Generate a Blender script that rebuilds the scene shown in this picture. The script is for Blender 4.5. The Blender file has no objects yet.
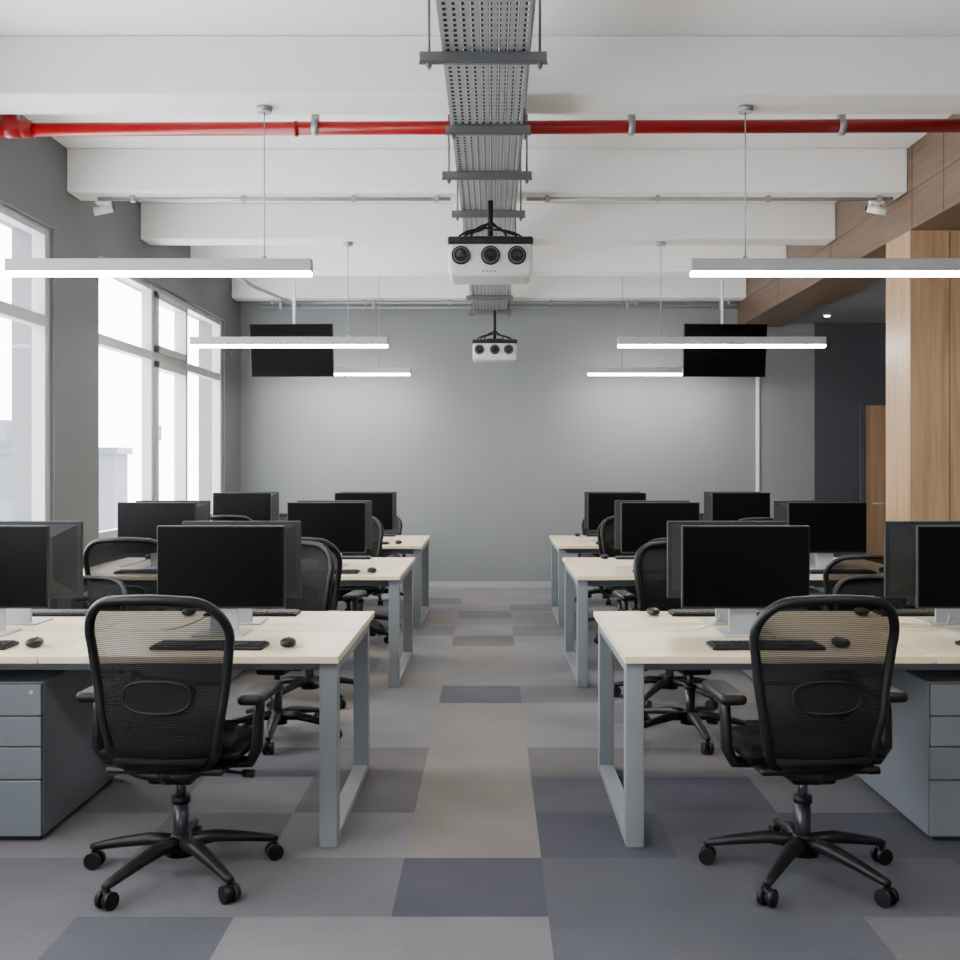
import bpy, bmesh, math, random
from mathutils import Vector, Matrix
random.seed(7)
WORLD=14.5; LAMP=105.0
scene=bpy.context.scene

# ---------------------------------------------------------------- materials
def newmat(name):
    m=bpy.data.materials.new(name); m.use_nodes=True
    nt=m.node_tree; b=nt.nodes['Principled BSDF']
    return m,nt,b
def mat(name,col,rough=.5,metal=0.,bump=0.,bscale=80.,var=0.,vscale=3.,coat=0.,spec=None):
    m,nt,b=newmat(name)
    b.inputs['Base Color'].default_value=(*col,1); b.inputs['Roughness'].default_value=rough
    b.inputs['Metallic'].default_value=metal
    if coat: b.inputs['Coat Weight'].default_value=coat
    if spec is not None: b.inputs['Specular IOR Level'].default_value=spec
    tc=nt.nodes.new('ShaderNodeTexCoord')
    if var>0:
        n=nt.nodes.new('ShaderNodeTexNoise'); n.inputs['Scale'].default_value=vscale; n.inputs['Detail'].default_value=5
        nt.links.new(tc.outputs['Object'],n.inputs['Vector'])
        r=nt.nodes.new('ShaderNodeValToRGB')
        r.color_ramp.elements[0].position=.3; r.color_ramp.elements[1].position=.7
        r.color_ramp.elements[0].color=(*[c*(1-var) for c in col],1)
        r.color_ramp.elements[1].color=(*[min(1,c*(1+var)) for c in col],1)
        nt.links.new(n.outputs['Fac'],r.inputs['Fac']); nt.links.new(r.outputs['Color'],b.inputs['Base Color'])
    if bump>0:
        n2=nt.nodes.new('ShaderNodeTexNoise'); n2.inputs['Scale'].default_value=bscale; n2.inputs['Detail'].default_value=3
        nt.links.new(tc.outputs['Object'],n2.inputs['Vector'])
        bp=nt.nodes.new('ShaderNodeBump'); bp.inputs['Strength'].default_value=bump; bp.inputs['Distance'].default_value=.01
        nt.links.new(n2.outputs['Fac'],bp.inputs['Height']); nt.links.new(bp.outputs['Normal'],b.inputs['Normal'])
    return m
def wood(name,c1,c2,scale=(1,1,1),rough=.45,nscale=2.5):
    m,nt,b=newmat(name)
    tc=nt.nodes.new('ShaderNodeTexCoord'); mp=nt.nodes.new('ShaderNodeMapping')
    mp.inputs['Scale'].default_value=scale
    n=nt.nodes.new('ShaderNodeTexNoise'); n.inputs['Scale'].default_value=nscale; n.inputs['Detail'].default_value=8; n.inputs['Distortion'].default_value=.6
    r=nt.nodes.new('ShaderNodeValToRGB'); r.color_ramp.elements[0].position=.32; r.color_ramp.elements[1].position=.68
    r.color_ramp.elements[0].color=(*c1,1); r.color_ramp.elements[1].color=(*c2,1)
    nt.links.new(tc.outputs['Object'],mp.inputs['Vector']); nt.links.new(mp.outputs['Vector'],n.inputs['Vector'])
    nt.links.new(n.outputs['Fac'],r.inputs['Fac']); nt.links.new(r.outputs['Color'],b.inputs['Base Color'])
    b.inputs['Roughness'].default_value=rough
    return m
def emis(name,col,s):
    m,nt,b=newmat(name); b.inputs['Base Color'].default_value=(*col,1)
    b.inputs['Emission Color'].default_value=(*col,1); b.inputs['Emission Strength'].default_value=s
    return m
def carpet(name,col):
    m,nt,b=newmat(name); b.inputs['Roughness'].default_value=.95
    b.inputs['Specular IOR Level'].default_value=.15
    tc=nt.nodes.new('ShaderNodeTexCoord')
    n=nt.nodes.new('ShaderNodeTexNoise'); n.inputs['Scale'].default_value=160; n.inputs['Detail'].default_value=2
    w=nt.nodes.new('ShaderNodeTexWave'); w.inputs['Scale'].default_value=32; w.bands_direction='Y'; w.inputs['Distortion'].default_value=2.5
    w.inputs['Detail Scale'].default_value=4
    n3=nt.nodes.new('ShaderNodeTexNoise'); n3.inputs['Scale'].default_value=1.8
    for t in (n,w,n3): nt.links.new(tc.outputs['Object'],t.inputs['Vector'])
    a=nt.nodes.new('ShaderNodeMath'); a.operation='MULTIPLY_ADD'; a.inputs[1].default_value=.5
    nt.links.new(n.outputs['Fac'],a.inputs[0])
    s=nt.nodes.new('ShaderNodeMath'); s.operation='MULTIPLY'; s.inputs[1].default_value=.22; nt.links.new(w.outputs['Fac'],s.inputs[0])
    nt.links.new(s.outputs[0],a.inputs[2])
    a2=nt.nodes.new('ShaderNodeMath'); a2.operation='MULTIPLY_ADD'; a2.inputs[1].default_value=.5
    nt.links.new(n3.outputs['Fac'],a2.inputs[0]); nt.links.new(a.outputs[0],a2.inputs[2])
    r=nt.nodes.new('ShaderNodeValToRGB'); r.color_ramp.elements[0].position=.3; r.color_ramp.elements[1].position=.9
    r.color_ramp.elements[0].color=(*[c*.66 for c in col],1); r.color_ramp.elements[1].color=(*[c*1.3 for c in col],1)
    nt.links.new(a2.outputs[0],r.inputs['Fac']); nt.links.new(r.outputs['Color'],b.inputs['Base Color'])
    bp=nt.nodes.new('ShaderNodeBump'); bp.inputs['Strength'].default_value=.45; bp.inputs['Distance'].default_value=.005
    nt.links.new(a.outputs[0],bp.inputs['Height']); nt.links.new(bp.outputs['Normal'],b.inputs['Normal'])
    return m

M_ceil=mat('ceiling_paint',(.86,.865,.87),.8,bump=.05,bscale=40)
M_beam=mat('beam_paint',(.80,.805,.81),.7,bump=.08,bscale=25,var=.02)
M_wallL=mat('grey_wall_paint',(.115,.122,.132),.75,bump=.05)
M_wallB=mat('back_wall_paint',(.188,.200,.213),.7,bump=.04,var=.03,vscale=1.2)
M_dark=mat('dark_wall_paint',(.042,.047,.056),.7,bump=.04)
M_white=mat('white_paint',(.75,.76,.78),.5)
M_frame=mat('window_frame_paint',(.34,.35,.36),.4)
M_sill=mat('window_sill_stone',(.45,.46,.48),.4)
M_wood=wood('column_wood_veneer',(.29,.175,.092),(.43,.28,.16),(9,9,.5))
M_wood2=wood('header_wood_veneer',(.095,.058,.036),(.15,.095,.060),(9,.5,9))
M_door=wood('door_wood',(.26,.15,.08),(.34,.21,.12),(9,9,.5))
M_seam=mat('panel_seam',(.05,.03,.02),.8)
M_desk=wood('desk_maple_laminate',(.78,.635,.44),(.85,.72,.53),(.8,9,9),.35,1.6)
M_steel=mat('desk_leg_powdercoat',(.205,.228,.25),.4,.1)
M_ped=mat('pedestal_steel',(.165,.185,.21),.4,.05)
M_gap=mat('drawer_gap',(.02,.022,.026),.7)
M_black=mat('black_plastic',(.006,.0065,.0075),.45,spec=.3)
M_blackm=mat('matt_black_fabric',(.007,.0075,.0085),.85,bump=.3,bscale=300,spec=.2)
M_mon=mat('monitor_shell',(.022,.025,.028),.5,spec=.3)
M_screen=mat('monitor_screen',(.002,.0022,.0025),.3,spec=.1)
M_tv=mat('television_panel',(.002,.002,.0025),.35,spec=.04)
M_silver=mat('silver_stand',(.45,.47,.49),.35,.3)
M_chrome=mat('gas_lift_steel',(.04,.044,.052),.3,.6)
M_galv=mat('galvanised_steel',(.33,.34,.355),.42,.55,var=.12,vscale=20)
M_galvd=mat('strut_steel',(.13,.137,.147),.4,.6)
M_red=mat('red_pipe_paint',(.27,.0015,.004),.3,coat=.15,spec=.35)
M_lamp=mat('lamp_housing',(.34,.35,.36),.4)
M_lite=emis('lamp_diffuser',(1,.945,.86),LAMP)
M_proj=mat('projector_shell',(.50,.51,.52),.4)
M_lens=mat('lens_glass',(.01,.01,.015),.05,coat=1)
M_bld=mat('facade_render',(.085,.092,.107),.9)
M_bldw=mat('facade_window',(.045,.052,.062),.4)
C={'L':carpet('carpet_light',(.168,.165,.178)),'G':carpet('carpet_beige',(.182,.168,.156)),
   'M':carpet('carpet_mid',(.122,.121,.134)),'D':carpet('carpet_slate_blue',(.068,.070,.090)),
   'T':carpet('carpet_taupe',(.112,.108,.112)),'B':carpet('carpet_blue_grey',(.084,.087,.105))}
def meshfab():
    m,nt,b=newmat('chair_mesh_fabric')
    b.inputs['Base Color'].default_value=(.008,.0085,.0095,1); b.inputs['Roughness'].default_value=.8
    b.inputs['Specular IOR Level'].default_value=.2
    tr=nt.nodes.new('ShaderNodeBsdfTransparent'); mx=nt.nodes.new('ShaderNodeMixShader')
    tc=nt.nodes.new('ShaderNodeTexCoord')
    w=nt.nodes.new('ShaderNodeTexWave'); w.bands_direction='Z'; w.inputs['Scale'].default_value=46
    nt.links.new(tc.outputs['Object'],w.inputs['Vector'])
    sep=nt.nodes.new('ShaderNodeSeparateXYZ'); nt.links.new(tc.outputs['Object'],sep.inputs[0])
    mr=nt.nodes.new('ShaderNodeMapRange'); mr.inputs['From Min'].default_value=.60; mr.inputs['From Max'].default_value=.84
    mr.inputs['To Min'].default_value=.93; mr.inputs['To Max'].default_value=.74
    nt.links.new(sep.outputs['Z'],mr.inputs['Value'])
    ma=nt.nodes.new('ShaderNodeMath'); ma.operation='MULTIPLY_ADD'; ma.inputs[1].default_value=.20; ma.use_clamp=True
    nt.links.new(w.outputs['Fac'],ma.inputs[0]); nt.links.new(mr.outputs[0],ma.inputs[2])
    nt.links.new(ma.outputs[0],mx.inputs[0]); nt.links.new(tr.outputs[0],mx.inputs[1]); nt.links.new(b.outputs[0],mx.inputs[2])
    nt.links.new(mx.outputs[0],nt.nodes['Material Output'].inputs['Surface'])
    return m
M_mesh=meshfab()
def glassmat():
    m,nt,b=newmat('window_glass')
    b.inputs['Base Color'].default_value=(1,1,1,1); b.inputs['Roughness'].default_value=.02
    tr=nt.nodes.new('ShaderNodeBsdfTransparent'); mx=nt.nodes.new('ShaderNodeMixShader'); mx.inputs[0].default_value=.04
    nt.links.new(tr.outputs[0],mx.inputs[1]); nt.links.new(b.outputs[0],mx.inputs[2])
    nt.links.new(mx.outputs[0],nt.nodes['Material Output'].inputs['Surface'])
    return m
M_glass=glassmat()

# ---------------------------------------------------------------- mesh builder
class MB:
    def __init__(s): s.bm=bmesh.new(); s.mats=[]
    def mi(s,m):
        if m not in s.mats: s.mats.append(m)
        return s.mats.index(m)
    def merge(s,t,m,smooth=False,M=None):
        if M is not None: bmesh.ops.transform(t,matrix=M,verts=t.verts)
        i=s.mi(m)
        for f in t.faces: f.material_index=i; f.smooth=smooth
        me=bpy.data.meshes.new('tmp'); t.to_mesh(me); t.free(); s.bm.from_mesh(me); bpy.data.meshes.remove(me)
    def box(s,x0,x1,y0,y1,z0,z1,m,bev=0.,seg=2,M=None,smooth=None):
        t=bmesh.new(); bmesh.ops.create_cube(t,size=1)
        for v in t.verts:
            v.co=Vector((x0+(v.co.x+.5)*(x1-x0),y0+(v.co.y+.5)*(y1-y0),z0+(v.co.z+.5)*(z1-z0)))
        if bev>0: bmesh.ops.bevel(t,geom=t.edges[:],offset=bev,segments=seg,affect='EDGES',profile=.5)
        s.merge(t,m,(bev>0 and seg>2) if smooth is None else smooth,M)
    def cyl(s,p1,p2,r,m,r2=None,n=16):
        p1=Vector(p1);p2=Vector(p2);d=p2-p1
        t=bmesh.new(); bmesh.ops.create_cone(t,cap_ends=True,segments=n,radius1=r,radius2=r if r2 is None else r2,depth=d.length)
        M=Matrix.Translation((p1+p2)/2)@d.to_track_quat('Z','Y').to_matrix().to_4x4()
        bmesh.ops.transform(t,matrix=M,verts=t.verts)
        i=s.mi(m)
        for f in t.faces: f.material_index=i; f.smooth=len(f.verts)==4
        me=bpy.data.meshes.new('tmp'); t.to_mesh(me); t.free(); s.bm.from_mesh(me); bpy.data.meshes.remove(me)
    def tube(s,pts,r,m,n=10,closed=False,sx=1.,up=None):
        pts=[Vector(p) for p in pts]; t=bmesh.new(); rings=[]; N=len(pts)
        up=Vector(up) if up else Vector((0.13,1,0.07)).normalized()
        for i,p in enumerate(pts):
            a=pts[(i-1)%N] if (closed or i>0) else p; b=pts[(i+1)%N] if (closed or i<N-1) else p
            d=(b-a).normalized(); u=up-d*up.dot(d)
            if u.length<1e-3: u=Vector((1,0,0))-d*d.x
            u.normalize(); v=d.cross(u); rr=r[i] if isinstance(r,(list,tuple)) else r
            rings.append([t.verts.new(p+u*math.cos(2*math.pi*k/n)*rr*sx+v*math.sin(2*math.pi*k/n)*rr) for k in range(n)])
        for i in range(N if closed else N-1):
            A=rings[i];B=rings[(i+1)%N]
            for k in range(n): t.faces.new((A[k],A[(k+1)%n],B[(k+1)%n],B[k]))
        if not closed: t.faces.new(rings[0][::-1]); t.faces.new(rings[-1])
        bmesh.ops.recalc_face_normals(t,faces=t.faces)
        s.merge(t,m,True)
    def faces(s,verts,fs,m,smooth=False):
        t=bmesh.new(); vs=[t.verts.new(v) for v in verts]
        for f in fs: t.faces.new([vs[i] for i in f])
        s.merge(t,m,smooth)
    def data(s,name):
        me=bpy.data.meshes.new(name); s.bm.to_mesh(me); s.bm.free()
        for m in s.mats: me.materials.append(m)
        return me
    def obj(s,name,loc=(0,0,0),rot=0.):
        return place(s.data(name),name,loc,rot)
def place(me,name,loc=(0,0,0),rot=0.,scale=(1,1,1)):
    o=bpy.data.objects.new(name,me); o.location=loc; o.rotation_euler=(0,0,rot); o.scale=scale
    scene.collection.objects.link(o); return o

# ---------------------------------------------------------------- room
XL,XR,YB,YF,ZC=-3.04,2.97,12.7,-1.6,3.745
ZR=ZC-.003
XRR=6.2
T=.515; ox=-.33; oy=3.44
rows={-1:{-4:'M',-3:'M',-2:'B',-1:'L',0:'L',1:'B',2:'B',3:'M',4:'L'},
 0:{-4:'M',-3:'M',-2:'M',-1:'M',0:'D',1:'B',2:'B',3:'B',4:'D'},
 1:{-4:'L',-3:'L',-2:'M',-1:'L',0:'G',1:'D',2:'B',3:'D',4:'D'},
 2:{-4:'M',-3:'M',-2:'L',-1:'T',0:'G',1:'B',2:'D',3:'M',4:'M'},
 3:{-4:'M',-3:'B',-2:'B',-1:'T',0:'G',1:'T',2:'T',3:'M'},
 4:{-3:'L',-2:'L',-1:'L',0:'G',1:'L',2:'L',3:'M'},
 5:{-3:'M',-2:'G',-1:'L',0:'G',1:'L',2:'M'},
 6:{-3:'L',-2:'G',-1:'L',0:'B',1:'M',2:'L'},
 7:{-2:'L',-1:'G',0:'L',1:'L',2:'L'},
 8:{-2:'M',-1:'L',0:'G',1:'L'},
 9:{-1:'L',0:'G',1:'L',2:'M'},
 10:{-1:'L',0:'T',1:'L'},11:{-1:'M',0:'L',1:'M'},12:{-1:'G',0:'L',1:'L'},
 13:{-1:'L',0:'M',1:'L'},14:{-1:'L',0:'L',1:'M'},15:{-1:'M',0:'L',1:'L'},16:{-1:'L',0:'G',1:'L'},17:{-1:'L',0:'L',1:'L'},18:{-1:'L',0:'L',1:'G'}}
fb=MB(); g={}
for k in range(-7,14):
    for j in range(-11,20):
        x0=max(XL-.3,ox+k*T);x1=min(XRR+.1,ox+(k+1)*T);y0=max(YF-.1,oy+j*T);y1=min(YB+.2,oy+(j+1)*T)
        if x1<=x0 or y1<=y0: continue
        c=rows.get(j,{}).get(k) or random.choice('LLLGMGMT')
        g.setdefault(c,[]).append((x0,x1,y0,y1))
for c,l in g.items():
    vs=[];fs=[]
    for (x0,x1,y0,y1) in l:
        n=len(vs); vs+= [(x0,y0,0),(x1,y0,0),(x1,y1,0),(x0,y1,0)]; fs.append((n,n+1,n+2,n+3))
    fb.faces(vs,fs,C[c])
fb.obj('floor')
b=MB(); b.box(XL-.3,XRR+.1,YF-.1,YB+.2,-.2,-.002,M_wallL); b.obj('floor_slab')
b=MB(); b.box(XL-.3,XR+.2,YF-.1,YB+.2,ZC,ZC+.2,M_ceil); b.obj('ceiling')
b=MB(); b.box(3.5,XRR+.1,YF-.1,YB+.2,3.2,3.3,M_wallB); b.obj('ceiling_alcove')
for (ya,yb) in ((3.7,4.0),(1.8,2.1),(0,.3),(5.53,5.85),(7.5,7.76),(9.07,9.33),(10.57,10.83),(12.25,12.5)):
    b=MB(); b.box(XL,XR,ya,yb,3.43,ZC,M_beam,.012,2); b.obj('ceiling_beam')
b=MB(); b.box(XL-.3,3.9,YB,YB+.2,0,ZC,M_wallB); b.obj('wall_back')
b=MB(); b.box(3.9,XRR+.1,YB-.0,YB+.2,0,3.2,M_dark); b.obj('wall_back_alcove')
b=MB(); b.box(XRR,XRR+.1,YF,YB,0,3.2,M_wallB); b.obj('wall_right')
b=MB(); b.box(XL-.3,XRR+.1,YF-.1,YF,0,ZC,M_white); b.obj('wall_front')
b=MB(); b.box(XL+.001,3.9,YB-.015,YB,0,.07,M_frame); b.obj('baseboard_back')
b=MB(); b.box(XL,XL+.012,YF,YB-.016,0,.07,M_frame); b.obj('baseboard_left')
wins=[(-.6,2.7),(3.7,7.3),(8.12,11.95)]
b=MB(); ZS,ZT=.86,3.12
b.box(XL-.3,XL,YF,YB,0,ZS,M_wallL); b.box(XL-.3,XL,YF,YB,ZT,ZC,M_wallL)
e=YF
for a,c in wins:
    b.box(XL-.3,XL,e,a,ZS,ZT,M_wallL); e=c
b.box(XL-.3,XL,e,YB,ZS,ZT,M_wallL)
b.obj('wall_left')
for wi,(a,c) in enumerate(wins):
    s=MB(); s.box(XL-.28,XL+.05,a,c,ZS,ZS+.025,M_sill,.005); s.obj('trim_window_sill')
    w=MB(); fx0,fx1=XL-.115,XL-.035; t=.06; zt=2.47
    if c>11: muls=[(8.12,9.5),(9.5,10.55),(10.55,c)]; op=1
    else:
        n=3; d=(c-a)/n; muls=[(a+i*d,a+(i+1)*d) for i in range(n)]; op=1
    w.box(fx0,fx1,a,c,ZS+.025,ZS+.09,M_frame); w.box(fx0,fx1,a,c,ZT-t,ZT,M_frame)
    w.box(fx0,fx1,a,c,zt-.04,zt+.04,M_frame)
    for i,(p,q) in enumerate(muls):
        w.box(fx0-.005,fx1+.005,p if i==0 else p-.035,p+.045,ZS+.025,ZT,M_frame)
        if i==len(muls)-1: w.box(fx0-.005,fx1+.005,q-.09,q,ZS+.025,ZT,M_frame)
        if i==op:
            for (za,zb) in ((ZS+.09,zt-.04),(zt+.04,ZT-t)):
                A,B=p+.045,q-.035; f=.065; X0,X1=fx0-.01,fx1+.03
                w.box(X0,X1,A,A+f,za,zb,M_frame,.005);w.box(X0,X1,B-f,B,za,zb,M_frame,.005)
                w.box(X0,X1,A,B,za,za+f,M_frame,.005);w.box(X0,X1,A,B,zb-f,zb,M_frame,.005)
            w.box(fx1+.03,fx1+.06,p+.06,p+.08,1.7,1.84,M_silver,.003)
    w.box(fx0+.035,fx0+.041,a+.01,c-.01,ZS+.03,ZT-.01,M_glass)
    w.obj('window_%d'%(wi+1))
b=MB(); b.box(XR,XR+1.0,7.46,7.92,0,3.149,M_wood,.004)
for xx in (XR+.28,XR+.62): b.box(xx,xx+.004,7.457,7.462,0,3.14,M_seam)
b.obj('wood_clad_column')
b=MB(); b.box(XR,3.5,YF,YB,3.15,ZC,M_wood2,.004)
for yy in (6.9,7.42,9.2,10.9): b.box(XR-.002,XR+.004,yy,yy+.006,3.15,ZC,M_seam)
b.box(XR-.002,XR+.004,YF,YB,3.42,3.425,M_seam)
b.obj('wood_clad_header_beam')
b=MB(); y=YB-.04
b.box(4.5,5.42,y,YB-.001,0.0,2.2,M_door,.004)
b.box(4.58,5.34,y-.004,y+.01,.15,2.05,M_door,.003)
b.cyl((4.6,y-.05,1.02),(4.72,y-.05,1.02),.01,M_silver); b.cyl((4.6,y,1.02),(4.6,y-.05,1.02),.01,M_silver)
b.obj('door_1')
b=MB(); b.box(4.44,4.5,YB-.05,YB,0,2.26,M_dark); b.box(5.42,5.48,YB-.05,YB,0,2.26,M_dark); b.box(4.5,5.42,YB-.05,YB,2.2,2.26,M_dark); b.obj('trim_door')
b=MB(); b.cyl((3.83,12.0,3.18),(3.83,12.0,3.2),.03,M_lite); b.cyl((3.83,12.0,3.182),(3.83,12.0,3.2),.045,M_white); b.obj('recessed_downlight')

# ---------------------------------------------------------------- desks
def desk(x0,x1,y0,y1):
    xa,xb=min(x0,x1),max(x0,x1); b=MB(); H=.745
    xm=(xa+xb)/2; ym=(y0+y1)/2
    for (p,q) in ((xa,xm-.002),(xm+.002,xb)):
        for (r,s) in ((y0,ym-.004),(ym+.004,y1)):
            b.box(p,q,r,s,H-.028,H,M_desk,.003)
    for px in (xa+.008,xb-.078):
        ins=.03
        b.box(px,px+.07,y0+ins,y0+ins+.07,0,H-.028,M_steel,.004)
        b.box(px,px+.07,y1-.22,y1-.15,0,H-.028,M_steel,.004)
        b.box(px,px+.07,y0+ins+.07,y1-.22,0,.035,M_steel,.004)
        b.box(px,px+.07,y0+ins+.07,y1-.22,H-.07,H-.028,M_steel,.004)
    b.box(xa+.08,xb-.08,y0+.2,y0+.24,H-.09,H-.028,M_steel); b.box(xa+.08,xb-.08,y1-.24,y1-.2,H-.09,H-.028,M_steel)
    b.box(xa+.1,xb-.1,ym-.1,ym+.1,H-.10,H-.08,M_mon)
    return b.obj('office_desk')
Yr=[(4.03,5.28),(6.95,8.35),(9.55,10.95)]
XA={-1:[-.59,-.61,-.64],1:[.51,.56,.6]}
for sd in (-1,1):
    for r in range(3):
        desk(XA[sd][r],sd*2.9,*Yr[r])

# ---------------------------------------------------------------- monitors
def mon_data():
    b=MB(); w=.2775
    b.box(-w,w,-.012,.010,.112,.472,M_mon,.004)
    b.box(-w+.006,w-.006,-.0145,-.011,.122,.466,M_screen)
    vs=[(-w+.02,.01,.135),(w-.02,.01,.135),(w-.02,.01,.455),(-w+.02,.01,.455),(-.15,.034,.2),(.15,.034,.2),(.15,.034,.4),(-.15,.034,.4)]
    b.faces(vs,[(4,5,6,7),(0,1,5,4),(1,2,6,5),(2,3,7,6),(3,0,4,7)],M_mon)
    b.box(-.045,.045,.034,.05,.24,.34,M_mon,.004)
    b.box(-.062,.062,.046,.058,.006,.33,M_silver,.003)
    b.box(-.11,.11,-.075,.115,0,.008,M_silver,.003)
    return b.data('computer_monitor')
monA=mon_data()
def kb_data():
    b=MB(); b.box(-.225,.225,-.07,.07,.0,.014,M_black,.004)
    for r in range(5):
        n=15
        for c in range(n):
            if r==0 and 4<c<10: continue
            x=-.215+c*.43/n; y=-.06+r*.0245
            b.box(x+.002,x+.43/n-.002,y+.002,y+.022,.014,.019,M_mon)
    b.box(-.215+5*.43/15+.002,-.215+10*.43/15-.002,-.058,-.038,.014,.019,M_mon)
    return b.data('keyboard')
KB=kb_data()
def mouse_data():
    b=MB(); t=bmesh.new(); bmesh.ops.create_uvsphere(t,u_segments=24,v_segments=16,radius=1)
    for v in t.verts:
        c=v.co
        z=math.copysign(abs(c.z)**.75,c.z)
        v.co=Vector((c.x*.032*(1-.1*c.y),c.y*.056,.018+z*.018))
    b.merge(t,M_black,True); b.box(-.003,.003,.022,.036,.028,.036,M_mon,.001)
    return b.data('computer_mouse')
MO=mouse_data()
MX={-1:[(-1.175,-2.20),(-1.17,-2.37),(-1.22,-2.38)],1:[(1.10,2.12),(1.19,2.37),(1.19,2.37)]}
MY=[(4.56,4.93),(7.43,7.80),(10.0,10.37)]
for sd in (-1,1):
    for r in range(3):
        for x in MX[sd][r]:
            place(monA,'computer_monitor',(x,MY[r][0],.745))
            place(monA,'computer_monitor',(x,MY[r][1],.745),math.pi)
            kx=x+.04 if sd<0 else x+.0
            place(KB,'keyboard',(kx,Yr[r][0]+.2,.745),random.uniform(-.04,.04))
            place(MO,'computer_mouse',(kx+.31 ,Yr[r][0]+.22,.745),.1)
            place(KB,'keyboard',(x,Yr[r][1]-.12,.745),math.pi)
            place(MO,'computer_mouse',(x-.31,Yr[r][1]-.14,.745),math.pi)
            c=MB(); y0=MY[r][0]+.1
            pts=[]
            for i in range(15):
                u=i/14; pts.append((x-.09-.2*u, y0-.12*math.sin(u*3.1), .752+.06*(1-u)**3+.015*math.sin(u*math.pi)))
            c.tube(pts,.0035,M_silver,6); c.obj('monitor_cable')

# ---------------------------------------------------------------- pedestals
def ped_data():
    b=MB(); w=.225;d=.85;H=.625
    b.box(-w,w,0.012,d,.02,H,M_ped,.004)
    b.box(-w+.02,w-.02,.02,d-.02,0,.02,M_gap)
    b.box(-w+.003,w-.003,.006,.02,.022,H-.003,M_gap)
    zs=[.022,.245,.375,.495,.622]
    for i in range(4):
        b.box(-w+.003,w-.003,-.006,.012,zs[i]+.002,zs[i+1]-.003,M_ped,.003)
        z=zs[i+1]-.035
        b.box(-.05,.05,-.022,-.006,z-.006,z+.004,M_gap,.002)
    b.cyl((w-.04,-.01,.59),(w-.04,-.004,.59),.009,M_silver)
    return b.data('drawer_pedestal')
PD=ped_data()
place(PD,'drawer_pedestal',(-1.99,4.12,0)); place(PD,'drawer_pedestal',(1.942,4.12,0))
place(PD,'drawer_pedestal',(-1.99,7.04,0)); place(PD,'drawer_pedestal',(2.0,7.04,0))

# ---------------------------------------------------------------- chair
def lerp_tab(z,tab):
    for (a,va),(b,vb) in zip(tab,tab[1:]):
        if z<=b:
            u=max(0,(z-a)/(b-a)); u=u*u*(3-2*u)*.5+u*.5
            return va+(vb-va)*u
    return tab[-1][1]
tabY=[(.39,-.15),(.5,-.205),(.62,-.232),(.72,-.232),(.85,-.25),(1.04,-.305)]
def backY(x,z): return lerp_tab(z,tabY)+.95*x*x
def outline():
    p=[]; zb,zt=.400,1.026; wb,wt=.192,.246; rb,rt=.13,.135
    p.append((0,zb)); p.append((wb-rb-.03,zb))
    for i in range(0,9):
        a=-math.pi/2+i*(math.pi/2)/8; p.append((wb-rb+math.cos(a)*rb,zb+rb+math.sin(a)*rb))
    for i in range(1,10):
        u=i/10; p.append((wb+(wt-wb)*(u**.8),zb+rb+(zt-rt-zb-rb)*u))
    for i in range(0,11):
        a=i*(math.pi/2)/10; p.append((wt-rt+math.cos(a)**.9*rt,zt-rt+math.sin(a)*rt))
    p.append((.06,zt+.004)); p.append((0,zt+.006))
    return p
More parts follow.
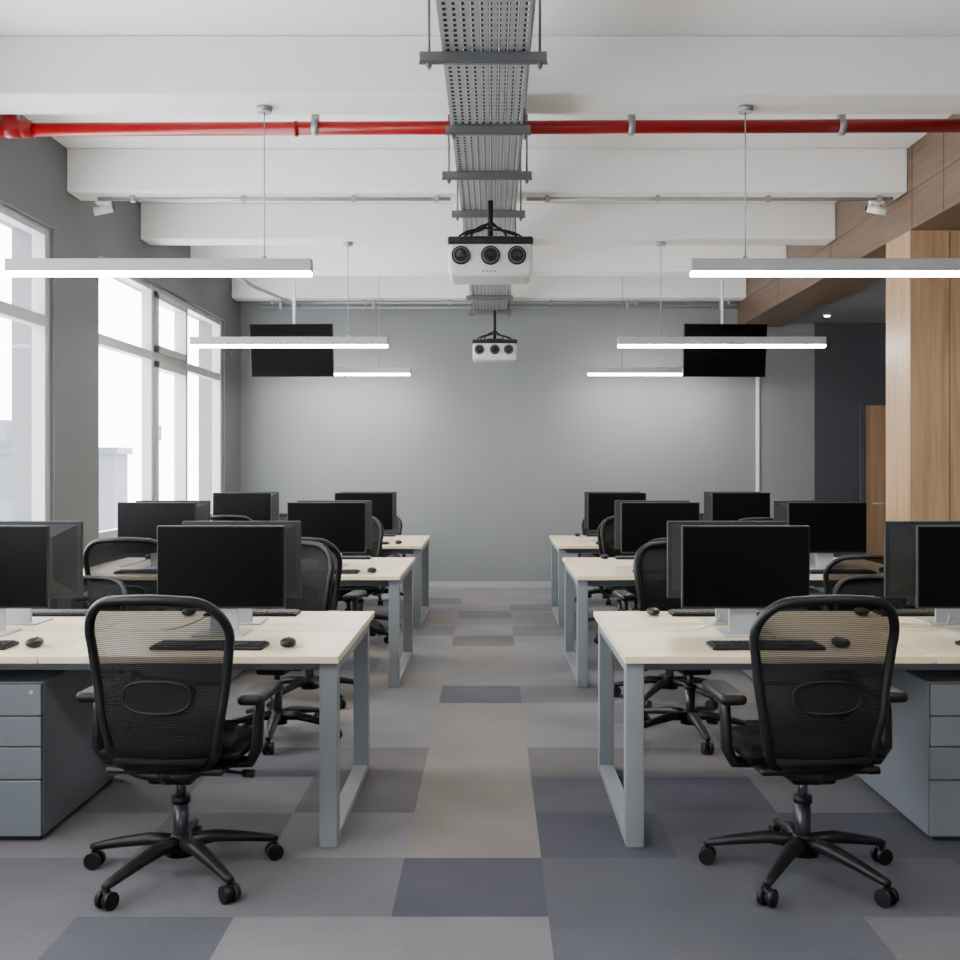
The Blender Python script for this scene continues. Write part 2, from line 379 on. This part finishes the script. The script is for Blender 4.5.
def chair_data(off):
    b=MB(); out=outline()
    loop=out+[(-x,z) for x,z in out[::-1][1:-1]]
    b.tube([(x,backY(x,z),z) for x,z in loop],.0165,M_black,10,closed=True,sx=1.2,up=(0,1,0))
    n=14; vs=[];fs=[]; rws=[p for p in out if p[0]>.01]
    for x,z in rws:
        for k in range(n+1):
            t=-1+2*k/n; vs.append((x*t,backY(x*t,z),z))
    for i in range(len(rws)-1):
        for k in range(n):
            a=i*(n+1)+k; fs.append((a,a+1,a+n+2,a+n+1))
    b.faces(vs,fs,M_mesh,True)
    vs=[];fs=[]; low=[p for p in rws if p[1]<.53]
    for x,z in low:
        for k in range(n+1):
            t=-1+2*k/n; vs.append((x*t,backY(x*t,z)-.012,z))
    for i in range(len(low)-1):
        for k in range(n):
            a=i*(n+1)+k; fs.append((a,a+1,a+n+2,a+n+1))
    b.faces(vs,fs,M_black,True)
    def pad(w,h,zc,yo,m):
        vs=[];ring=24
        vs.append((0,backY(0,zc)+yo,zc))
        for i in range(ring):
            a=2*math.pi*i/ring; cx=abs(math.cos(a))**.7*math.copysign(1,math.cos(a))*w; cz=abs(math.sin(a))**.8*math.copysign(1,math.sin(a))*h
            vs.append((cx,backY(cx,zc+cz)+yo,zc+cz))
        fs=[(0,1+i,1+(i+1)%ring) for i in range(ring)]
        b.faces(vs,fs,m,True)
        b.tube(vs[1:],.005,M_black,6,closed=True,up=(0,1,0))
    pad(.118,.055,.69,-.010,M_blackm)
    t=bmesh.new(); bmesh.ops.create_cube(t,size=1)
    for v in t.verts: v.co=Vector((v.co.x*.50,.03+v.co.y*.49,.462+v.co.z*.075))
    bmesh.ops.bevel(t,geom=[e for e in t.edges if abs(e.verts[0].co.z-e.verts[1].co.z)>.01],offset=.09,segments=5,affect='EDGES')
    bmesh.ops.bevel(t,geom=[e for e in t.edges if abs(e.verts[0].co.z-e.verts[1].co.z)<.001 and len(e.link_faces)==2 and abs(e.link_faces[0].normal.z-e.link_faces[1].normal.z)>.5],offset=.028,segments=4,affect='EDGES')
    b.merge(t,M_blackm,True)
    b.box(-.21,.21,-.17,.23,.405,.43,M_black,.012,3)
    b.box(-.08,.08,-.12,.12,.355,.41,M_black,.015,3)
    b.tube([(0,-.06,.385),(0,-.13,.39),(0,-.165,.415)],[.03,.03,.025],M_black,10,up=(1,0,0))
    b.cyl((.06,0,.385),(.25,-.02,.375),.006,M_black); b.cyl((.235,-.02,.375),(.275,-.02,.375),.014,M_black)
    b.cyl((0,0,.25),(0,0,.36),.017,M_chrome); b.cyl((0,0,.07),(0,0,.27),.027,M_chrome)
    b.cyl((0,0,.26),(0,0,.285),.033,M_black)
    b.cyl((0,0,.075),(0,0,.15),.055,M_black,.034,24)
    for k in range(5):
        a=math.radians(18+72*k+off); c,s_=math.cos(a),math.sin(a); R=.34
        pts=[(c*r,s_*r,z) for r,z in ((.02,.118),(.12,.122),(.24,.10),(.33,.08),(.352,.076))]
        b.tube(pts,[.034,.030,.024,.019,.013],M_black,8,sx=.8,up=(0,0,1))
        b.cyl((c*R,s_*R,.05),(c*R,s_*R,.08),.011,M_black)
        ax=Vector((-s_,c,0)); ce=Vector((c*R,s_*R,.030))
        b.cyl(ce+ax*.008,ce+ax*.027,.030,M_black,n=18); b.cyl(ce-ax*.027,ce-ax*.008,.030,M_black,n=18)
        b.cyl(ce-ax*.009,ce+ax*.009,.02,M_black); b.cyl(ce+Vector((0,0,.004)),ce+Vector((0,0,.03)),.014,M_black)
    for s in (-1,1):
        b.tube([(s*.19,-.02,.415),(s*.265,-.03,.42),(s*.292,-.04,.47),(s*.295,-.03,.60),(s*.292,-.01,.65)],[.02,.02,.02,.019,.02],M_black,10,sx=1.5,up=(0,1,0))
        b.box(s*.29-.048,s*.29+.048,-.13,.15,.64,.68,M_black,.019,4)
    return b.data('office_chair')
cd={}
def chair(x,y,rot,off=0,zs=1.):
    if off not in cd: cd[off]=chair_data(off)
    return place(cd[off],'office_chair',(x,y,0),math.radians(rot),(1,1,zs))
chair(-1.125,3.80,-4,12); chair(1.125,3.80,4,-4)
chair(-1.17,5.72,172,12); chair(-2.33,5.8,185,12,.80); chair(1.08,5.72,188,-4); chair(2.2,5.8,176,-4,.80)
chair(-1.15,6.62,-6,12); chair(-2.24,6.60,5,-4); chair(1.12,6.62,6,-4); chair(2.3,6.62,-3,12,.9)
chair(-1.2,8.78,176,12); chair(-2.36,8.8,182,12,.9); chair(1.2,8.78,184,-4); chair(2.36,8.8,180,-4,.9)
chair(-1.18,9.40,-8,12,.985); chair(-2.33,9.4,4,-4); chair(1.15,9.4,8,-4); chair(2.36,9.4,-4,12,.98)
chair(-1.25,11.4,180,12,.9); chair(-2.35,11.4,180,12,.9); chair(1.25,11.4,180,-4,.9); chair(2.35,11.4,180,-4,.9)

# ---------------------------------------------------------------- pendant lamps
def lamp(xa,xb,y,xw,ztop):
    b=MB(); z0,z1=2.51,2.60
    b.box(xa,xb,y-.035,y+.035,z0+.022,z1,M_lamp,.004)
    b.box(xa+.004,xb-.004,y-.031,y+.031,z0,z0+.022,M_lite,.004)
    b.cyl((xw,y,z1),(xw,y,ztop-.02),.0035,M_galv,n=8); b.cyl((xw,y,ztop-.03),(xw,y,ztop),.04,M_galv,.045)
    b.cyl((xw,y,z1),(xw,y,z1+.02),.012,M_galv)
    return b.obj('linear_pendant_lamp')
lamp(-2.64,-.98,5.72,-1.24,3.43); lamp(1.08,2.78,5.72,1.38,3.43)
lamp(-2.64,-.91,9.2,-1.26,3.43); lamp(1.1,2.92,9.2,1.48,3.43)
lamp(-2.3,-.94,12.08,-1.3,ZC); lamp(1.10,2.66,12.08,1.5,ZC)
lamp(-2.69,-1.0,1.95,-1.26,3.43); lamp(1.09,2.78,1.95,1.4,3.43)

# ---------------------------------------------------------------- cable tray
b=MB(); tx0,tx1,ty0,ty1,tz=-.205,.155,2.6,12.36,3.25
nx,ny=10,int((ty1-ty0)/.05); vs=[];fs=[]
cx=(tx1-tx0)/nx; cy=(ty1-ty0)/ny
for i in range(nx):
    for j in range(ny):
        x=tx0+i*cx;y=ty0+j*cy; n=len(vs); hx,hy=cx*.22,cy*.25; mx_,my_=x+cx/2,y+cy/2
        vs+=[(x,y,tz),(x+cx,y,tz),(x+cx,y+cy,tz),(x,y+cy,tz),(mx_-hx,my_-hy,tz),(mx_+hx,my_-hy,tz),(mx_+hx,my_+hy,tz),(mx_-hx,my_+hy,tz)]
        for k in range(4): fs.append((n+k,n+(k+1)%4,n+4+(k+1)%4,n+4+k))
b.faces(vs,fs,M_galv)
b.box(tx0-.003,tx0,ty0,ty1,tz-.0,tz+.09,M_galv); b.box(tx1,tx1+.003,ty0,ty1,tz-.0,tz+.09,M_galv)
b.box(tx0-.02,tx0,ty0,ty1,tz+.087,tz+.09,M_galv); b.box(tx1,tx1+.02,ty0,ty1,tz+.087,tz+.09,M_galv)
for i in range(9): b.cyl((tx0+.025+i*.038,ty0,tz+.02),(tx0+.025+i*.038,ty1,tz+.02),.017,M_mon,n=8)
for yy,xa,xb in ((4.5,-.31,.235),(3.2,-.28,.23),(5.47,-.24,.2),(6.33,-.3,.24),(7.3,-.28,.23),(8.5,-.27,.22),(9.7,-.27,.22),(10.95,-.27,.22),(12.0,-.27,.22)):
    b.box(xa,xb,yy-.02,yy+.02,tz-.045,tz-.003,M_galvd,.004)
    b.box(xa-.003,xb+.003,yy-.012,yy+.012,tz-.05,tz-.045,M_galvd)
    for xx in (xa+.04,xb-.03):
        b.cyl((xx,yy,tz-.075),(xx,yy,ZR),.006,M_galvd,n=8); b.cyl((xx,yy,tz-.065),(xx,yy,tz-.045),.013,M_galvd,n=6)
b.obj('cable_tray')

b=MB(); py,pz=5.95,3.385
b.cyl((-2.66,py,pz-.005),(2.969,py,pz+.02),.038,M_red,n=24)
b.tube([(-2.60,py,pz-.003),(-2.68,py,pz),(-2.725,py,pz+.03),(-2.735,py,pz+.09)],.05,M_red,16)
b.cyl((-2.80,py,pz),(-2.66,py,pz),.052,M_red,n=20); b.cyl((-2.735,py,pz+.08),(-2.735,py,ZR),.012,M_galv)
b.cyl((-2.735,py,pz+.09),(-2.735,py,pz+.11),.06,M_galv)
b.cyl((-1.12,py,pz),(-1.10,py,pz),.044,M_red,n=20)
for xx in (-1.0,.79,1.98):
    b.cyl((xx-.018,py,pz+.008),(xx+.018,py,pz+.008),.045,M_galv,n=20); b.cyl((xx,py,pz+.03),(xx,py,ZR),.008,M_galv,n=8)
    b.box(xx-.02,xx+.02,py-.02,py+.02,pz+.04,pz+.1,M_galv,.004)
b.obj('red_sprinkler_pipe')

def conduit(pts,r=.012,name='electrical_conduit',clips=()):
    b=MB(); b.tube(pts,r,M_galv,8,up=(0.1,.2,1))
    for p in clips: b.box(p[0]-.015,p[0]+.015,p[1]-.02,p[1]+.02,p[2]-.02,3.429,M_galv)
    b.obj(name)
conduit([(-2.85,7.6,3.405),(-.3,7.6,3.405)],.014,clips=[(x,7.6,3.405) for x in (-2.6,-1.8,-1.0,-.4)])
conduit([(.25,7.6,3.405),(2.9,7.6,3.405)],.014,clips=[(x,7.6,3.405) for x in (.4,1.2,2.,2.8)])
conduit([(-2.75,12.42,3.40),(2.9,12.42,3.40)],.013,clips=[(x,12.42,3.40) for x in (-2.6,-1.5,-.5,.7,1.7,2.8)])
conduit([(-2.75,12.42,3.34),(2.9,12.42,3.34)],.01,clips=[(x,12.42,3.34) for x in (-2.5,-1.4,1.6,2.7)])
conduit([(-2.6,10.7,3.41),(-2.52,11.0,3.36),(-2.3,11.9,3.33),(-2.28,12.36,3.35)],.02)
b=MB(); b.box(3.19,3.23,YB-.02,YB-.001,1.1,2.9,M_white,.004); b.obj('trim_cable_duct')

def projector_data(zh):
    b=MB(); w=.272
    b.box(-w,w,-.16,.2,-.13,.085,M_proj,.03,4)
    b.box(-w-.004,w+.004,-.165,.205,.075,.125,M_black,.015,3)
    for x,r in ((-.19,.06),(0,.062),(.17,.06)):
        b.cyl((x,-.155,.0),(x,-.175,.0),r,M_black,n=28); b.cyl((x,-.165,.0),(x,-.182,.0),r*.82,M_galvd,n=28)
        b.cyl((x,-.175,.0),(x,-.186,.0),r*.72,M_black,n=28); b.cyl((x,-.18,.0),(x,-.19,.0),r*.45,M_lens,n=24)
    for i in range(4): b.box(-.05+i*.025,-.04+i*.025,-.163,-.158,-.105,-.095,M_galvd)
    b.cyl((0,0,.12),(0,0,zh),.018,M_black); b.box(-.09,.09,-.07,.07,.125,.145,M_black,.004)
    for sx in (-1,1):
        b.tube([(sx*.2,.05,.12),(sx*.16,0,.17),(sx*.06,0,.2),(0,.01,.26)],.009,M_black,8)
    for sd,h in ((-1,.17),(1,.15),(.5,.2),(-.6,.22)):
        pts=[(sd*(.22*math.cos(u)) ,-.03,.12+h*.5*math.sin(u)) for u in [i*math.pi/2/10 for i in range(11)]]
        b.tube(pts,.008,M_black,6)
    return b.data('ceiling_projector')
P1=projector_data(.39); place(P1,'ceiling_projector',(-.01,6.9,2.825))
P2=projector_data(.5); place(P2,'ceiling_projector',(.03,11.5,2.73),0,(.88,.88,.88))

def tv(x,y,sg):
    b=MB(); R=Matrix.Translation((0,0,2.74))@Matrix.Rotation(math.radians(8),4,'X')
    b.box(-.46,.46,-.02,.02,-.29,.29,M_black,.006,2,M=R); b.box(-.452,.452,-.023,-.019,-.282,.282,M_tv,M=R)
    b.box(-.2,.2,.02,.07,-.15,.15,M_mon,.008,2,M=R)
    b.cyl((0,.1,2.74),(0,.1,3.0),.02,M_galvd); b.cyl((0,.1,3.0),(0,.1,ZR),.016,M_white); b.box(-.03,.03,.04,.12,2.7,2.8,M_mon)
    b.cyl((0,.1,3.68),(0,.1,ZR),.06,M_white)
    return b.obj('hanging_television',(x,y,0),math.radians(sg))
tv(-2.2,11.55,-3); tv(2.56,11.55,3)
def cam_s(x,y,z,s):
    b=MB(); b.box(-.05,.05,-.03,.03,.02,.06,M_white,.006); b.cyl((0,0,.03),(0,0,-.02),.02,M_white)
    b.cyl((-.06*s,-.03,-.04),(.07*s,.0,-.01),.03,M_white,.025); b.cyl((.068*s,0,-.0105),(.08*s,.003,-.008),.02,M_black)
    b.obj('security_camera',(x,y,z))
cam_s(-2.85,7.7,3.37,1); cam_s(2.82,7.7,3.37,-1)

b=MB()
b.box(-34,-14.4,40,41.5,-14,2.0,M_bld); b.box(-34,-18.5,40,41.5,2.0,3.2,M_bld); b.box(-34.2,-14.2,39.8,41.5,1.9,2.15,M_bldw)
for i in range(13):
    for j in range(5):
        x=-33.4+i*1.45; z=-9+j*2.3
        b.box(x,x+.8,39.95,40.05,z,z+1.2,M_bldw)
b.obj('exterior_building')

w=bpy.data.worlds.new('World'); scene.world=w; w.use_nodes=True
bg=w.node_tree.nodes['Background']; bg.inputs['Color'].default_value=(.95,.97,1,1); bg.inputs['Strength'].default_value=WORLD
cam=bpy.data.cameras.new('Camera'); co=bpy.data.objects.new('Camera',cam); scene.collection.objects.link(co)
co.location=(0,0,1.48); co.rotation_euler=(math.pi/2,0,0); cam.sensor_width=36; cam.lens=1050/960*36
cam.shift_x=-12/960; cam.shift_y=-15/960; cam.clip_start=.05; cam.clip_end=300
scene.camera=co
